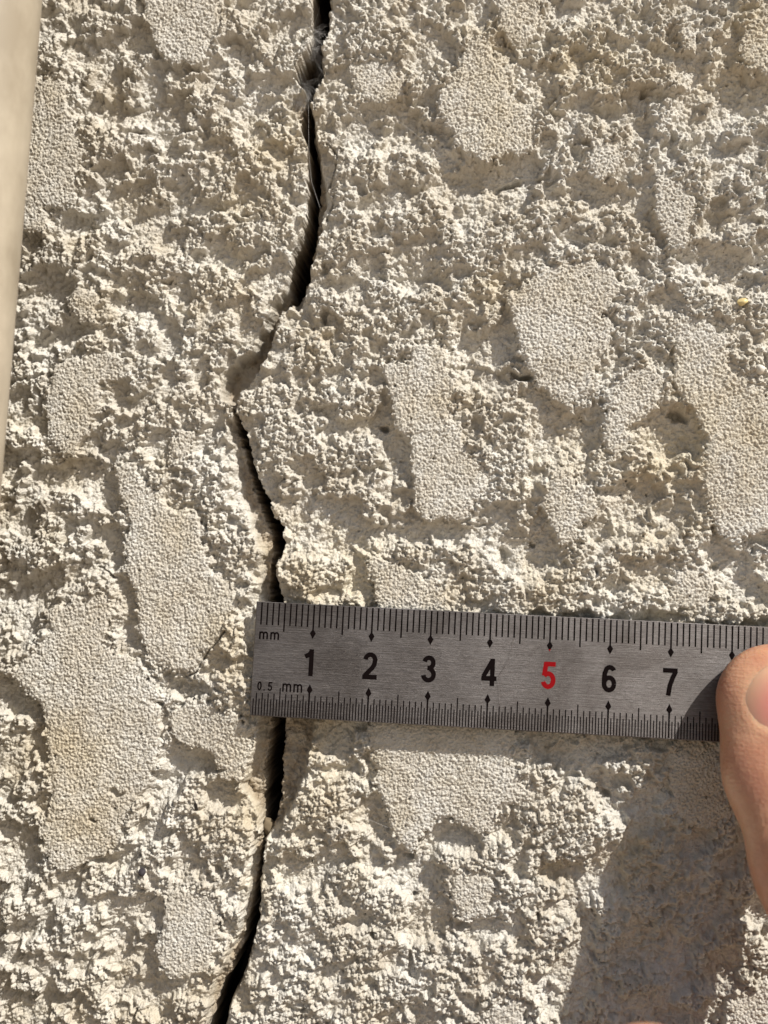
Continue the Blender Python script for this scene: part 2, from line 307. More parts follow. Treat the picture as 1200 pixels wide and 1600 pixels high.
HAIRS = [ # hairline cracks
 [(508,222),(520,232),(527,244),(524,262),(517,278),(508,292)],
 [(519,316),(515,330),(509,342)],
 [(352,985),(338,1005),(322,1022),(306,1050),(292,1056)],
 [(620,848),(640,850),(655,858)],
 [(150,885),(168,893),(175,902)],
]

def px_poly(pts, H=0.0):
    a = np.array(pts, float)
    x, z = unproj(a[:, 0], a[:, 1], H)
    return np.stack([x, z], 1)

def smooth_poly(P, it=1):
    for _ in range(it):            # Chaikin corner cutting
        Q = np.roll(P, -1, 0)
        P = np.stack([P * .75 + Q * .25, P * .25 + Q * .75], 1).reshape(-1, 2)
    return P

def poly_sdf(P, X, Z):
    """signed distance, positive inside"""
    best = np.full(X.shape, 1e9); ins = np.zeros(X.shape, bool)
    n = len(P)
    for i in range(n):
        ax, az = P[i]; bx, bz = P[(i + 1) % n]
        ex, ez = bx - ax, bz - az
        wx, wz = X - ax, Z - az
        t = np.clip((wx * ex + wz * ez) / (ex * ex + ez * ez + 1e-12), 0, 1)
        d = (wx - ex * t) ** 2 + (wz - ez * t) ** 2
        best = np.minimum(best, d)
        if az != bz:
            c = ((az <= Z) & (bz > Z)) | ((bz <= Z) & (az > Z))
            xi = ax + (Z - az) / (bz - az) * ex
            ins ^= c & (X < xi)
    return np.where(ins, np.sqrt(best), -np.sqrt(best))

class Field:
    """low resolution raster in wall millimetres, sampled bilinearly"""
    def __init__(s, x0, x1, z0, z1, step, fill):
        s.x0, s.z0, s.st = x0, z0, step
        s.xs = np.arange(x0, x1 + step, step); s.zs = np.arange(z0, z1 + step, step)
        s.a = np.full((len(s.zs), len(s.xs)), fill, np.float32)
    def window(s, P, m):
        i0 = max(0, int((P[:, 0].min() - m - s.x0) / s.st)); i1 = min(len(s.xs), int((P[:, 0].max() + m - s.x0) / s.st) + 2)
        j0 = max(0, int((P[:, 1].min() - m - s.z0) / s.st)); j1 = min(len(s.zs), int((P[:, 1].max() + m - s.z0) / s.st) + 2)
        X, Z = np.meshgrid(s.xs[i0:i1], s.zs[j0:j1])
        return slice(j0, j1), slice(i0, i1), X, Z
    def sample(s, X, Z):
        u = np.clip((X - s.x0) / s.st, 0, len(s.xs) - 1.001); v = np.clip((Z - s.z0) / s.st, 0, len(s.zs) - 1.001)
        i = u.astype(np.int32); j = v.astype(np.int32); fu = (u - i).astype(np.float32); fv = (v - j).astype(np.float32)
        a = s.a
        return (a[j, i] * (1 - fu) + a[j, i + 1] * fu) * (1 - fv) + (a[j + 1, i] * (1 - fu) + a[j + 1, i + 1] * fu) * fv
    def nearest(s, X, Z):
        i = np.clip(np.rint((X - s.x0) / s.st), 0, len(s.xs) - 1).astype(np.int32)
        j = np.clip(np.rint((Z - s.z0) / s.st), 0, len(s.zs) - 1).astype(np.int32)
        return s.a[j, i]

def build_wall():
    # --- grid lines: fine in the picture, growing outside
    def lines(a, b, s, far, growth=1.09):
        core = np.arange(a, b, s); out = []; st = s; p = b
        while p < far:
            out.append(p); st *= 1.05 if p - b < 25 else 1.2; p += st
        lo = []; st = s; p = a - s
        while p > -far:
            lo.append(p); st *= 1.05 if a - p < 25 else 1.2; p -= st
        return np.concatenate([lo[::-1], core, out])
    xs = lines(-69.0, 67.5, 0.151, 1300.0); zs = lines(-90.0, 88.0, 0.151, 1380.0)
    X, Z = np.meshgrid(xs, zs)
    cell = np.maximum(np.gradient(xs)[None, :], np.gradient(zs)[:, None])
    def wl(lam):                     # relief finer than the mesh can carry is left to the material
        return sstep(lam * .75, lam * .42, cell).astype(np.float32)
    # --- plates
    R = (-150, 150, -150, 150)
    Fp = Field(*R, 0.35, -30); Fi = Field(*R, 0.35, -1)
    polys = [px_poly(p) for p in PATCHES]
    nvis = len(polys)
    for k in range(70):              # plates beyond the picture
        cx, cz = rng.uniform(-145, 145), rng.uniform(-145, 145)
        if abs(cx) < 78 and abs(cz) < 100: continue
        n = 14; a = np.arange(n) / n * math.tau
        r = rng.uniform(4, 11) * (1 + .35 * rng.standard_normal(n).clip(-1, 1))
        polys.append(np.stack([cx + np.cos(a) * r * .6, cz + np.sin(a) * r * 1.2], 1))
    for k, P in enumerate(polys):
        js, is_, wx, wz = Fp.window(P, 7)
        d = poly_sdf(P, wx, wz)
        m = d > Fp.a[js, is_]
        Fp.a[js, is_] = np.where(m, d, Fp.a[js, is_]); Fi.a[js, is_] = np.where(m, k, Fi.a[js, is_])
    # --- crack and ledges
    Fc = Field(*R, 0.3, -30)
    P = px_poly(CRACK); js, is_, wx, wz = Fc.window(P, 6); Fc.a[js, is_] = poly_sdf(P, wx, wz)
    # --- lumps and hollows
    Fl = Field(*R, 0.35, 0)
    for (px, py, rx, ry, h) in LUMPS:
        x, z = unproj(px, py); rx, rz = rx / PXMM, ry / PXMM
        js, is_, wx, wz = Fl.window(np.array([[x - 2 * rx, z - 2 * rz], [x + 2 * rx, z + 2 * rz]]), 0)
        q = ((wx - x) / rx) ** 2 + ((wz - z) / rz) ** 2
        Fl.a[js, is_] += h * np.exp(-q ** 1.5 * .9)
    # the left end of the ruler rests on a rise of the wall
    bx_, bz_ = unproj(385, 1040)
    # --- evaluate
    wxn = 0.55 * fbm(X, Z, 2.6, 2, 3) * wl(2.6); wzn = 0.55 * fbm(X, Z, 2.6, 2, 9) * wl(2.6)
    Xw, Zw = X + wxn, Z + wzn
    g1 = knobs(X + .35 * wxn, Z + .35 * wzn, 1.10, 21, .38, .62); g2 = knobs(X + .15 * wxn, Z + .15 * wzn, 0.60, 22, .38, .62); g3 = knobs(X, Z, 0.38, 23)
    sd_, sv_ = worley(X + .2 * wxn, Z + .2 * wzn, 1.5, 27); sr_ = .14 + .5 * np.clip(sv_ - .5, 0, 1)
    loose = np.where(sv_ > .5, np.sqrt(np.clip(1 - (sd_ / sr_) ** 2, 0, 1)), 0) * (.25 + .6 * sv_)
    puff = np.abs(perlin(Xw, Zw, 2.3, 141)) + .5 * np.abs(perlin(Xw, Zw, 1.1, 143))
    fine = fbm(X, Z, 0.8, 2, 31)
    g1 = g1 * wl(1.1); g2 = g2 * wl(.6); g3 = g3 * wl(.38); loose = loose * wl(.9); puff = .3 + (puff - .3) * wl(2); fine = fine * wl(.8)
    lump = Fl.sample(Xw, Zw)
    wx2 = .42 * fbm(X, Z, 2.6, 3, 5, .6); wz2 = .42 * fbm(X, Z, 2.6, 3, 6, .6)
    d = Fp.sample(X + wx2, Z + wz2)
    dsh = Fp.sample(Xw - 0.9, Zw - 1.3)
    clump = fbm(Xw, Zw, 5.0, 3, 41, .55) * wl(4.0)
    m = sstep(-0.10, 0.42, clump + 0.45 * lump)
    base = -2.40 + 0.5 * fbm(X, Z, 17.0, 2, 51) + np.where(lump > 0, 1.2, .66) * lump + .35 * fbm(Xw, Zw, 7.0, 2, 55)
    rise = sstep(-2.6, 0.4, dsh)
    rocky = np.clip(m * .85 + rise * .5, 0, 1)
    dome = np.maximum(knobs(Xw, Zw, 4.6, 171, .40, .72), .75 * knobs(Xw, Zw, 3.0, 173, .35, .65)) * wl(3.0)
    h = base - .25 + 1.0 * m + 1.2 * rise + (.45 + .75 * m) * dome
    # soft ceiling: nothing outside the trowelled plates stands far above them
    pid = Fi.nearest(X, Z).astype(np.int32)
    hk = np.zeros(nvis + 200)
    for k, v in PATCH_H.items(): hk[k] = v
    top = -0.35 + 0.5 * np.clip(lump - .8, 0, 1) + hk[pid] * sstep(-2.0, -.2, d); over = h - (top - .6)
    h = np.where(over > 0, top - .6 + 0.6 * np.tanh(over / .9), h)
    mixA = sstep(-.35, .45, fbm(X, Z, 6.5, 2, 151)); mixB = sstep(-.4, .4, fbm(X, Z, 3.0, 2, 153))
    g0 = knobs(X + .4 * wxn, Z + .4 * wzn, 1.8, 25, .26, .56)
    def shards(lam, seed):           # tilted flat-faced bits
        x = Xw / lam + seed * 3.1; y = Zw / lam + seed * 5.7
        ix = np.floor(x); iy = np.floor(y); best = np.full(x.shape, 9., np.float32); out = np.zeros(x.shape, np.float32)
        for dx in (-1, 0, 1):
            for dy in (-1, 0, 1):
                k = _hash(ix + dx, iy + dy, seed)
                px = dx + .5 + .9 * ((k & 1023) / 1023 - .5) - (x - ix); py = dy + .5 + .9 * (((k >> 10) & 1023) / 1023 - .5) - (y - iy)
                dd = (px * px + py * py).astype(np.float32); mm = dd < best
                a = ((k >> 20) & 1023) / 1023 * math.tau
                val = (.7 * (np.cos(a) * px + np.sin(a) * py) + .5 * (((k >> 5) & 1023) / 1023 - .5)).astype(np.float32)
                best = np.where(mm, dd, best); out = np.where(mm, val, out)
        return out
    sh = shards(1.7, 161) * wl(1.7); sh2 = shards(.75, 163) * wl(.75); g0 = g0 * wl(1.8)
    h += (.05 + .75 * rocky * mixA) * g0 + (0.24 + 0.38 * rocky * (1.15 - .6 * mixA)) * g1 + (0.19 + 0.36 * rocky * (.5 + .7 * mixB)) * g2 + (0.20 + 0.18 * rocky) * g3
    h += .50 * loose * (1 - .5 * rocky) + (.15 + .15 * rocky) * (puff - .3) + (.26 + .22 * rocky * (1 - mixB)) * sh + (.14 + .08 * rocky) * sh2
    h += 0.10 * fine + 0.16 * fbm(X, Z, 2.2, 2, 33) * wl(2.2)
    rid = 1 - np.abs(fbm(Xw, Zw, 3.4, 2, 61)); rid = rid * wl(3.4); h -= 0.30 * np.clip(rid - .78, 0, 1) * 4.0 * (.3 + .7 * rocky)
    swell = 1.5 * np.exp(-(((X - bx_) / 6.5) ** 2 + ((Z - bz_) / 9.5) ** 2) ** 1.5)
    h = h + swell
    # plates
    dj = d + 0.30 * fbm(X, Z, 2.4, 3, 71, .6) + 0.34 * (g2 - .35) + .2 * (g1 - .3)
    upr = sstep(-.4, 1.2, dsh - d)
    dj = dj + (.15 + .75 * upr) * fbm(X, Z, 1.7, 2, 75) - .25 * upr
    tp = sstep(-0.12, 0.18, dj)
    grain = 0.26 * knobs(X, Z, 0.44, 81, .40, .62) + 0.20 * knobs(X, Z, 0.33, 82, .42, .65) + 0.04 * fine
    drag = perlin(X * 1.0 + .25 * Z, Z * .16, 0.7, 77) + perlin(X + .25 * Z, Z * .2, 1.6, 78)
    wear = np.clip(fbm(X, Z, 3.2, 2, 73), 0, 1)
    plate = hk[pid] + swell + 0.16 * fbm(X, Z, 9.0, 2, 83) + grain * wl(.47) + .025 * drag * wl(1.5) - 0.20 * wear * g1 - 0.25 * sstep(0.9, 0.0, dj)
    h = h * (1 - tp) + plate * tp
    # pinholes
    pw, pv = worley(X, Z, 3.3, 91); h -= np.where(pv > .86, 0.9 * sstep(0.075, 0.02, pw), 0)
    # slots
    for (px, py, rx, ry, rot, dep) in SLOTS:
        x, z = unproj(px, py); c, s_ = math.cos(math.radians(rot)), math.sin(math.radians(rot))
        i0, i1 = np.searchsorted(xs, [x - 6, x + 6]); j0, j1 = np.searchsorted(zs, [z - 6, z + 6])
        sl_ = (slice(j0, j1), slice(i0, i1))
        ux = (X[sl_] + 1.6 * wxn[sl_] - x) * PXMM; uz = (Z[sl_] + 1.6 * wzn[sl_] - z) * PXMM
        q = np.sqrt(((ux * c + uz * s_) / rx) ** 2 + ((-ux * s_ + uz * c) / ry) ** 2)
        h[sl_] -= .8 * dep * sstep(1.3, 0.4, q)
    for pl in HAIRS:
        P = px_poly(pl)
        i0, i1 = np.searchsorted(xs, [P[:, 0].min() - 2, P[:, 0].max() + 2]); j0, j1 = np.searchsorted(zs, [P[:, 1].min() - 2, P[:, 1].max() + 2])
        sl_ = (slice(j0, j1), slice(i0, i1))
        best = np.full(X[sl_].shape, 9.0)
        qx = X[sl_] + .25 * wxn[sl_]; qz = Z[sl_] + .25 * wzn[sl_]
        for (ax, az), (bx, bz) in zip(P[:-1], P[1:]):
            ex, ez = bx - ax, bz - az
            t = np.clip(((qx - ax) * ex + (qz - az) * ez) / (ex * ex + ez * ez), 0, 1)
            best = np.minimum(best, np.hypot(qx - ax - ex * t, qz - az - ez * t))
        h[sl_] -= 1.0 * sstep(0.20, 0.03, best)
    # ledges and crack
    raw_and_shade = np.zeros_like(h)
    for dep, pl in CHANNELS:
        P = px_poly(pl); F = Field(P[:, 0].min() - 4, P[:, 0].max() + 4, P[:, 1].min() - 4, P[:, 1].max() + 4, 0.3, -30)
        wx, wz = np.meshgrid(F.xs, F.zs); F.a[:] = poly_sdf(P, wx, wz)
        i0, i1 = np.searchsorted(xs, [F.xs[0] + .5, F.xs[-1] - .5]); j0, j1 = np.searchsorted(zs, [F.zs[0] + .5, F.zs[-1] - .5])
        sl_ = (slice(j0, j1), slice(i0, i1))
        dd = F.sample(X[sl_], Z[sl_]) + .30 * fbm(X[sl_], Z[sl_], 1.8, 3, 101, .6)
        t = sstep(-0.30, 0.55, dd)
        hh = -dep + .7 * fbm(X[sl_], Z[sl_], 3.5, 3, 103) + .35 * g2[sl_] + .15 * g3[sl_] + .45 * g1[sl_] + .08 * sh[sl_]
        h[sl_] = np.where(hh < h[sl_], h[sl_] * (1 - t) + hh * t, h[sl_])
        raw_and_shade[sl_] = np.maximum(raw_and_shade[sl_], sstep(0.0, .8, dd) * (.42 + .2 * mixB[sl_]))
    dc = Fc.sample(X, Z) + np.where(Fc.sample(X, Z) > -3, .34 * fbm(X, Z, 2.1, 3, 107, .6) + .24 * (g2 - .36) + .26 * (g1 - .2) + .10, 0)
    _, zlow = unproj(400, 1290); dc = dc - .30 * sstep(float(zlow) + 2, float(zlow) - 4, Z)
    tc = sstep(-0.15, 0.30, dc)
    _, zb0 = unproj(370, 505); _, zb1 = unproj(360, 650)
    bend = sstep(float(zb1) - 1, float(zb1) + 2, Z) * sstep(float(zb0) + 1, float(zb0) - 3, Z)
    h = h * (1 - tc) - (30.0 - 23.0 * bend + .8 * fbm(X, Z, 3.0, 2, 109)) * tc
    raw_and_shade = np.maximum(raw_and_shade, sstep(-.18, .10, dc) * (1 - .6 * bend))  # shade painted onto the crack's inner walls, weaker at the bend
    far = np.maximum(np.abs(X) - 140, np.abs(Z) - 140)
    V = np.stack([X * MM, -h * MM, Z * MM], -1).reshape(-1, 3)
    nz, nx = X.shape
    idx = np.arange(nz * nx).reshape(nz, nx)
    quads = np.stack([idx[:-1, :-1], idx[:-1, 1:], idx[1:, 1:], idx[1:, :-1]], -1).reshape(-1, 4)
    # --- which part a face belongs to
    lab = np.full(X.shape, 0, np.int32)
    L = np.array(CRACK[:len(CRACK) // 2], float); cxm, czm = unproj((L[:, 0] + 12), L[:, 1])
    o = np.argsort(czm); mid = np.interp(Z, czm[o], cxm[o])
    lab[X > mid] = 1
    pm = (tp > 0.5) & (tc < .01)
    lab[pm] = 2 + pid[pm]
    lab[(lab >= 2 + nvis)] = np.where(X > mid, 1, 0)[lab >= 2 + nvis]
    fl = lab[:-1, :-1].ravel()
    root = empty('stucco_wall', (0, 0, Z0))
    tag(root, 'cream painted stucco wall with lumpy knock-down finish split by a long vertical crack', 'wall')
    raw_and_shade_f = raw_and_shade.ravel()
    for k in range(2 + nvis):
        fs = quads[fl == k]
        if len(fs) == 0: continue
        u, inv = np.unique(fs, return_inverse=True)
        name = 'render_slab' if k < 2 else 'trowelled_patch'
        ob = mesh_obj(name, V[u], inv.reshape(-1, 4), PLASTER, root, True, {'mortar_and_shade': raw_and_shade_f[u]})
        if k == 0: ob['label'] = 'lumpy stucco left of the crack'
        if k == 1: ob['label'] = 'lumpy stucco right of the crack'
    # solid masonry behind, so that the crack ends in the dark
    x0, x1, z0, z1, y0, y1 = -1.29, 1.29, -1.38, 1.36, 0.034, 0.24
    vv = [(x0, y0, z0), (x1, y0, z0), (x1, y1, z0), (x0, y1, z0), (x0, y0, z1), (x1, y0, z1), (x1, y1, z1), (x0, y1, z1)]
    ff = [(0, 1, 5, 4), (1, 2, 6, 5), (2, 3, 7, 6), (3, 0, 4, 7), (4, 5, 6, 7), (3, 2, 1, 0)]
    mesh_obj('masonry_core', vv, ff, flat_mat('raw_masonry', (0.22, 0.17, 0.12), .95, noise=.2, nscale=30), root)
    def height_at(px, py):
        x, z = unproj(px, py)
        return float(h[np.searchsorted(zs, z), np.searchsorted(xs, x)])
    return height_at
HEIGHT = build_wall()

# ------------------------------------------------------------------ steel ruler
def steel_material():
    m, t, b = new_mat('brushed_steel')
    tc = N(t, 'ShaderNodeTexCoord')
    mp = N(t, 'ShaderNodeMapping'); mp.inputs['Scale'].default_value = (60, 9000, 60)
    t.links.new(tc.outputs['Object'], mp.inputs[0])
    n = N(t, 'ShaderNodeTexNoise', i_Scale=1.0, i_Detail=3.0, i_Roughness=0.7); t.links.new(mp.outputs[0], n.inputs['Vector'])
    mp2 = N(t, 'ShaderNodeMapping'); mp2.inputs['Scale'].default_value = (900, 5200, 500)
    t.links.new(tc.outputs['Object'], mp2.inputs[0])
    n2 = N(t, 'ShaderNodeTexNoise', i_Scale=1.0, i_Detail=4.0, i_Roughness=0.75); t.links.new(mp2.outputs[0], n2.inputs['Vector'])
    n4 = N(t, 'ShaderNodeTexNoise', i_Scale=120.0, i_Detail=3.0); t.links.new(tc.outputs['Object'], n4.inputs['Vector'])
    ad = N(t, 'ShaderNodeMath', operation='ADD'); t.links.new(n.outputs[0], ad.inputs[0]); t.links.new(n2.outputs[0], ad.inputs[1])
    r = N(t, 'ShaderNodeValToRGB')
    r.color_ramp.elements[0].position = 0.35; r.color_ramp.elements[0].color = (0.106, 0.093, 0.087, 1)
    r.color_ramp.elements[1].position = 0.70; r.color_ramp.elements[1].color = (0.27, 0.256, 0.248, 1)
    h = N(t, 'ShaderNodeMath', operation='MULTIPLY'); h.inputs[1].default_value = 0.5
    t.links.new(ad.outputs[0], h.inputs[0]); t.links.new(h.outputs[0], r.inputs[0]); n5 = N(t, 'ShaderNodeTexNoise', i_Scale=75.0, i_Detail=5.0, i_Roughness=.6, i_Distortion=.8); t.links.new(tc.outputs['Object'], n5.inputs['Vector'])
    r6 = N(t, 'ShaderNodeValToRGB')
    r6.color_ramp.elements[0].position = .38; r6.color_ramp.elements[0].color = (.74, .72, .71, 1)
    r6.color_ramp.elements[1].position = .62; r6.color_ramp.elements[1].color = (1.08, 1.08, 1.09, 1)
    t.links.new(n5.outputs[0], r6.inputs[0])
    mm = N(t, 'ShaderNodeMix', data_type='RGBA', blend_type='MULTIPLY'); mm.inputs[0].default_value = 1
    t.links.new(r.outputs[0], mm.inputs[6]); t.links.new(r6.outputs[0], mm.inputs[7]); t.links.new(mm.outputs[2], b.inputs['Base Color'])
    b.inputs['Metallic'].default_value = 1.0
    mr = N(t, 'ShaderNodeMapRange'); mr.inputs['From Min'].default_value = .3; mr.inputs['From Max'].default_value = .7
    mr.inputs['To Min'].default_value = .50; mr.inputs['To Max'].default_value = .66
    t.links.new(n4.outputs[0], mr.inputs[0]); t.links.new(mr.outputs[0], b.inputs['Roughness'])
    b.inputs['Anisotropic'].default_value = 0.82
    cx = N(t, 'ShaderNodeCombineXYZ', i_Y=1.0); vt = N(t, 'ShaderNodeVectorTransform', vector_type='VECTOR', convert_from='OBJECT', convert_to='WORLD')
    t.links.new(cx.outputs[0], vt.inputs[0]); t.links.new(vt.outputs[0], b.inputs['Tangent'])
    bp = N(t, 'ShaderNodeBump', i_Strength=0.6, i_Distance=0.00009)
    t.links.new(ad.outputs[0], bp.inputs['Height']); t.links.new(bp.outputs[0], b.inputs['Normal'])
    return m

RUL_H0, RUL_H1 = 1.5, 2.9          # height of the face above the plates at its top and bottom edge
def stroke(pts, w):
    """polyline -> quads of constant width (mitred)"""
    P = np.array(pts, float); n = len(P)
    T = np.zeros_like(P)
    seg = P[1:] - P[:-1]; seg /= np.linalg.norm(seg, axis=1)[:, None] + 1e-12
    nrm = np.stack([-seg[:, 1], seg[:, 0]], 1)
    off = np.zeros_like(P)
    for i in range(n):
        if i == 0: off[i] = nrm[0]
        elif i == n - 1: off[i] = nrm[-1]
        else:
            a = nrm[i - 1] + nrm[i]; a /= np.linalg.norm(a) + 1e-9
            off[i] = a / max(.45, a @ nrm[i])
    A = P + off * w / 2; B = P - off * w / 2
    v = np.concatenate([A, B]); f = [(i, i + 1, n + i + 1, n + i) for i in range(n - 1)]
    return v, f
def arc(cx, cy, rx, ry, a0, a1, n=14):
    a = np.radians(np.linspace(a0, a1, n))
    return [(cx + rx * math.cos(t), cy + ry * math.sin(t)) for t in a]
# numerals on a unit height box (x to the right, y up), strokes as in a bold condensed sans
DIG = {
 '0': [arc(.25, .5, .17, .41, 90, 450, 28)],
 '1': [[(.30, 1.0), (.30, 0.0)], [(.30, .93), (.22, .80), (.06, .715)]],
 '2': [arc(.27, .70, .185, .215, 172, 10, 12) + [(.425, .55), (.35, .42), (.20, .26), (.105, .15), (.07, .05)], [(.0, .085), (.54, .085)]],
 '3': [arc(.25, .725, .165, .19, 168, -75, 14), arc(.25, .295, .19, .21, 80, -172, 16), [(.20, .535), (.32, .535)]],
 '4': [[(.40, 0.0), (.40, 1.0)], [(.39, .93), (.08, .345)], [(.0, .27), (.56, .27)]],
 '5': [[(.12, .915), (.51, .915)], [(.165, .98), (.10, .48)], arc(.25, .325, .185, .24, 142, -165, 18)],
 '6': [arc(.265, .31, .18, .225, 0, 360, 24), [(.09, .36), (.085, .5), (.10, .68), (.16, .85)] + arc(.28, .73, .16, .185, 120, 22, 8)],
 '7': [[(.0, .915), (.53, .915)], [(.47, .90), (.36, .66), (.26, .36), (.21, .0)]],
 '8': [arc(.26, .74, .155, .18, 0, 360, 22), arc(.26, .29, .185, .21, 0, 360, 24)],
 '9': [arc(.255, .69, .18, .225, 0, 360, 24), [(.43, .64), (.435, .5), (.42, .32), (.36, .15)] + arc(.24, .27, .16, .185, -60, -158, 8)],
 'm': [[(.07, 0), (.07, .72)], arc(.25, .50, .17, .17, 175, 20, 8) + [(.43, .45), (.43, 0)], arc(.61, .50, .17, .17, 165, 20, 8) + [(.79, .45), (.79, 0)]],
 '.': [[(.04, .07), (.18, .07)]],
}
def build_ruler():
    STEEL = steel_material()
    INK = flat_mat('black_ink', (0.005, 0.003, 0.003), .6, spec=.03)
    RED = flat_mat('red_ink', (0.20, 0.004, 0.006), .6, spec=.05)
    Hm = (RUL_H0 + RUL_H1) / 2
    ax, az = unproj(400.8, 939.5, RUL_H0); bx, bz = unproj(1200, 979.5, RUL_H0)
    O = np.array([float(ax), -RUL_H0, float(az)]); u = np.array([float(bx) - float(ax), 0, float(bz) - float(az)]); u /= np.linalg.norm(u)
    cx, cz = unproj(391.8, 1118.0, RUL_H1); Cc = np.array([float(cx), -RUL_H1, float(cz)])
    v = Cc - O; WID = np.linalg.norm(v - u * (v @ u)); v = v - u * (v @ u); v /= np.linalg.norm(v)
    nrm = np.cross(u, -v)          # towards the camera
    if nrm[1] > 0: nrm = -nrm
    # millimetre scale from the photo: 70 mm mark at x = 1047.5, 10 mm mark at 489.5
    x1, z1 = unproj(490.5, 944, RUL_H0); x7, z7 = unproj(1048.3, 972, RUL_H0)
    K = math.hypot(float(x7 - x1), float(z7 - z1)) / 60.0
    root = empty('steel_ruler', W(*O))
    root.rotation_mode = 'QUATERNION'
    # local axes: X along the scale, Y up the width, Z out of the face
    Rm = Matrix((tuple(u), tuple(-v), tuple(nrm))).transposed()
    root.rotation_quaternion = Rm.to_quaternion()
    tag(root, 'brushed steel ruler with black millimetre scale and a red 5 held across the crack', 'ruler')
    print('ruler K', K, 'width', WID)
    LEN = 155.0 * K; T = 0.7; bv = 0.12
    prof = [(0, -bv), (0, -T), (1, -T), (1, -bv)]
    def box(z, inset): return [(inset, -inset, z), (LEN - inset, -inset, z), (LEN - inset, -WID + inset, z), (inset, -WID + inset, z)]
    vv = box(-T, 0) + box(-bv, 0) + box(0, bv)
    ff = [(3, 2, 1, 0), (8, 9, 10, 11)]
    for a in (0, 4):
        for i in range(4):
            j = (i + 1) % 4; ff.append((a + i, a + j, a + 4 + j, a + 4 + i))
    vv = [(x * MM, y * MM, z * MM) for x, y, z in vv]
    ff = [tuple(reversed(f)) for f in ff]
    body = mesh_obj('blade', vv, ff, STEEL, root)
    import bmesh
    bm = bmesh.new(); bm.from_mesh(body.data); bmesh.ops.recalc_face_normals(bm, faces=bm.faces); bm.to_mesh(body.data); bm.free()
    LIFT = 0.018
    def flat(name, pieces, mat):
        V, Fc = [], []
        for k, (pv, pf) in enumerate(pieces):
            b0 = len(V); V += [(p[0] * MM, p[1] * MM, (LIFT + k * .002) * MM) for p in pv]; Fc += [tuple(b0 + i for i in f) for f in pf]
        return mesh_obj(name, V, Fc, mat, root)
    def rect(w, y0, y1): return ([(-w / 2, y0), (w / 2, y0), (w / 2, y1), (-w / 2, y1)], [(0, 1, 2, 3)])
    # tick marks: one mesh per length, shared
    proto = {}
    def mark(kind, xpos, y, pieces, name='tick_mark'):
        if kind not in proto:
            o = flat(name, pieces, INK); proto[kind] = o
        else:
            o = proto[kind].copy(); COL.objects.link(o); o.parent = root
        o.location = (xpos * MM, y * MM, 0)
    e = 0.14
    for i in range(1, 116):
        x = i * K
        if i % 10 == 0:
            mark('tc', x, 0, [rect(.27, -4.3, -e), ([(-.13, -4.3), (.13, -4.3), (.11, -2), (-.11, -2)], [(0, 1, 2, 3)])])
        else: mark('t5' if i % 5 == 0 else 't1', x, 0, [rect(.25, -(4.85 if i % 5 == 0 else 3.85), -e)])
    for i in range(1, 181):
        x = i * K * .5
        if i % 20 == 0:
            mark('bc', x, -WID, [rect(.27, e + .1, 4.2), ([(-.11, 2), (.11, 2), (.15, 4.3), (-.15, 4.3)], [(0, 1, 2, 3)])])
        else:
            kd = 'b5' if i % 10 == 0 else ('b1' if i % 2 == 0 else 'bh')
            mark(kd, x, -WID, [rect(.19 if kd != 'bh' else .18, e, {'b5': 4.75, 'b1': 3.8, 'bh': 2.85}[kd])])
    dia = ([(0, .85), (.5, .1), (0, -.85), (-.5, .1)], [(3, 2, 1, 0)]); dib = ([(0, .85), (.5, -.15), (0, -.85), (-.5, -.15)], [(3, 2, 1, 0)])
    for c in range(1, 12):
        x = 10 * c * K
        mark('d', x, -4.95, [dia], 'diamond_mark')
        if c < 10: mark('e', x, -WID + 4.85, [dib], 'diamond_mark')
    tip = flat('diamond_tip', [([(0, -.87), (.19, -.5), (-.19, -.5)], [(0, 1, 2)])], RED); tip.location = (50 * K * MM, -4.95 * MM, .004 * MM)
    tip['label'] = 'red point below the diamond above the 5'
    def text(name, s, x, ybase, hgt, w, mat, adv=None):
        pcs = []
        for ch in s:
            for st in DIG[ch]:
                a = [(x + p[0] * hgt, ybase + p[1] * hgt) for p in st]
                pcs.append(stroke(a, w))
            x += (adv or {}).get(ch, .62) * hgt
        return flat(name, pcs, mat)
    for c in range(1, 12):
        s = str(c); wdt = .53 if len(s) == 1 else 1.12
        off = -.30 if s == '1' else -wdt / 2
        o = text('numeral', s, 10 * c * K + off * 4.45, -11.95, 4.45, .17 * 4.45, RED if c in (5, 10) else INK)
        if c == 5: o['label'] = 'red numeral 5'
    adv = {'m': .98 * 1.12, '0': .82, '.': .42, '5': 1.35}
    text('unit_text', 'mm', .82, -6.25, 1.72, .28, INK, {'m': 1.09})
    o = text('unit_text', '05', 99, 0, 1, .1, INK); bpy.data.objects.remove(o)
    pcs = []
    for ch, x in (('0', 1.02), ('.', 2.05), ('5', 2.78)):
        for st in DIG[ch]: pcs.append(stroke([(x + p[0] * 1.5, -14.75 + p[1] * 1.5) for p in st], .24))
    for x in (5.25, 7.1):
        for st in DIG['m']: pcs.append(stroke([(x + p[0] * 1.72, -14.75 + p[1] * 1.9) for p in st], .26))
    flat('unit_text', pcs, INK)
    return O, u, v, nrm
RUL = build_ruler()

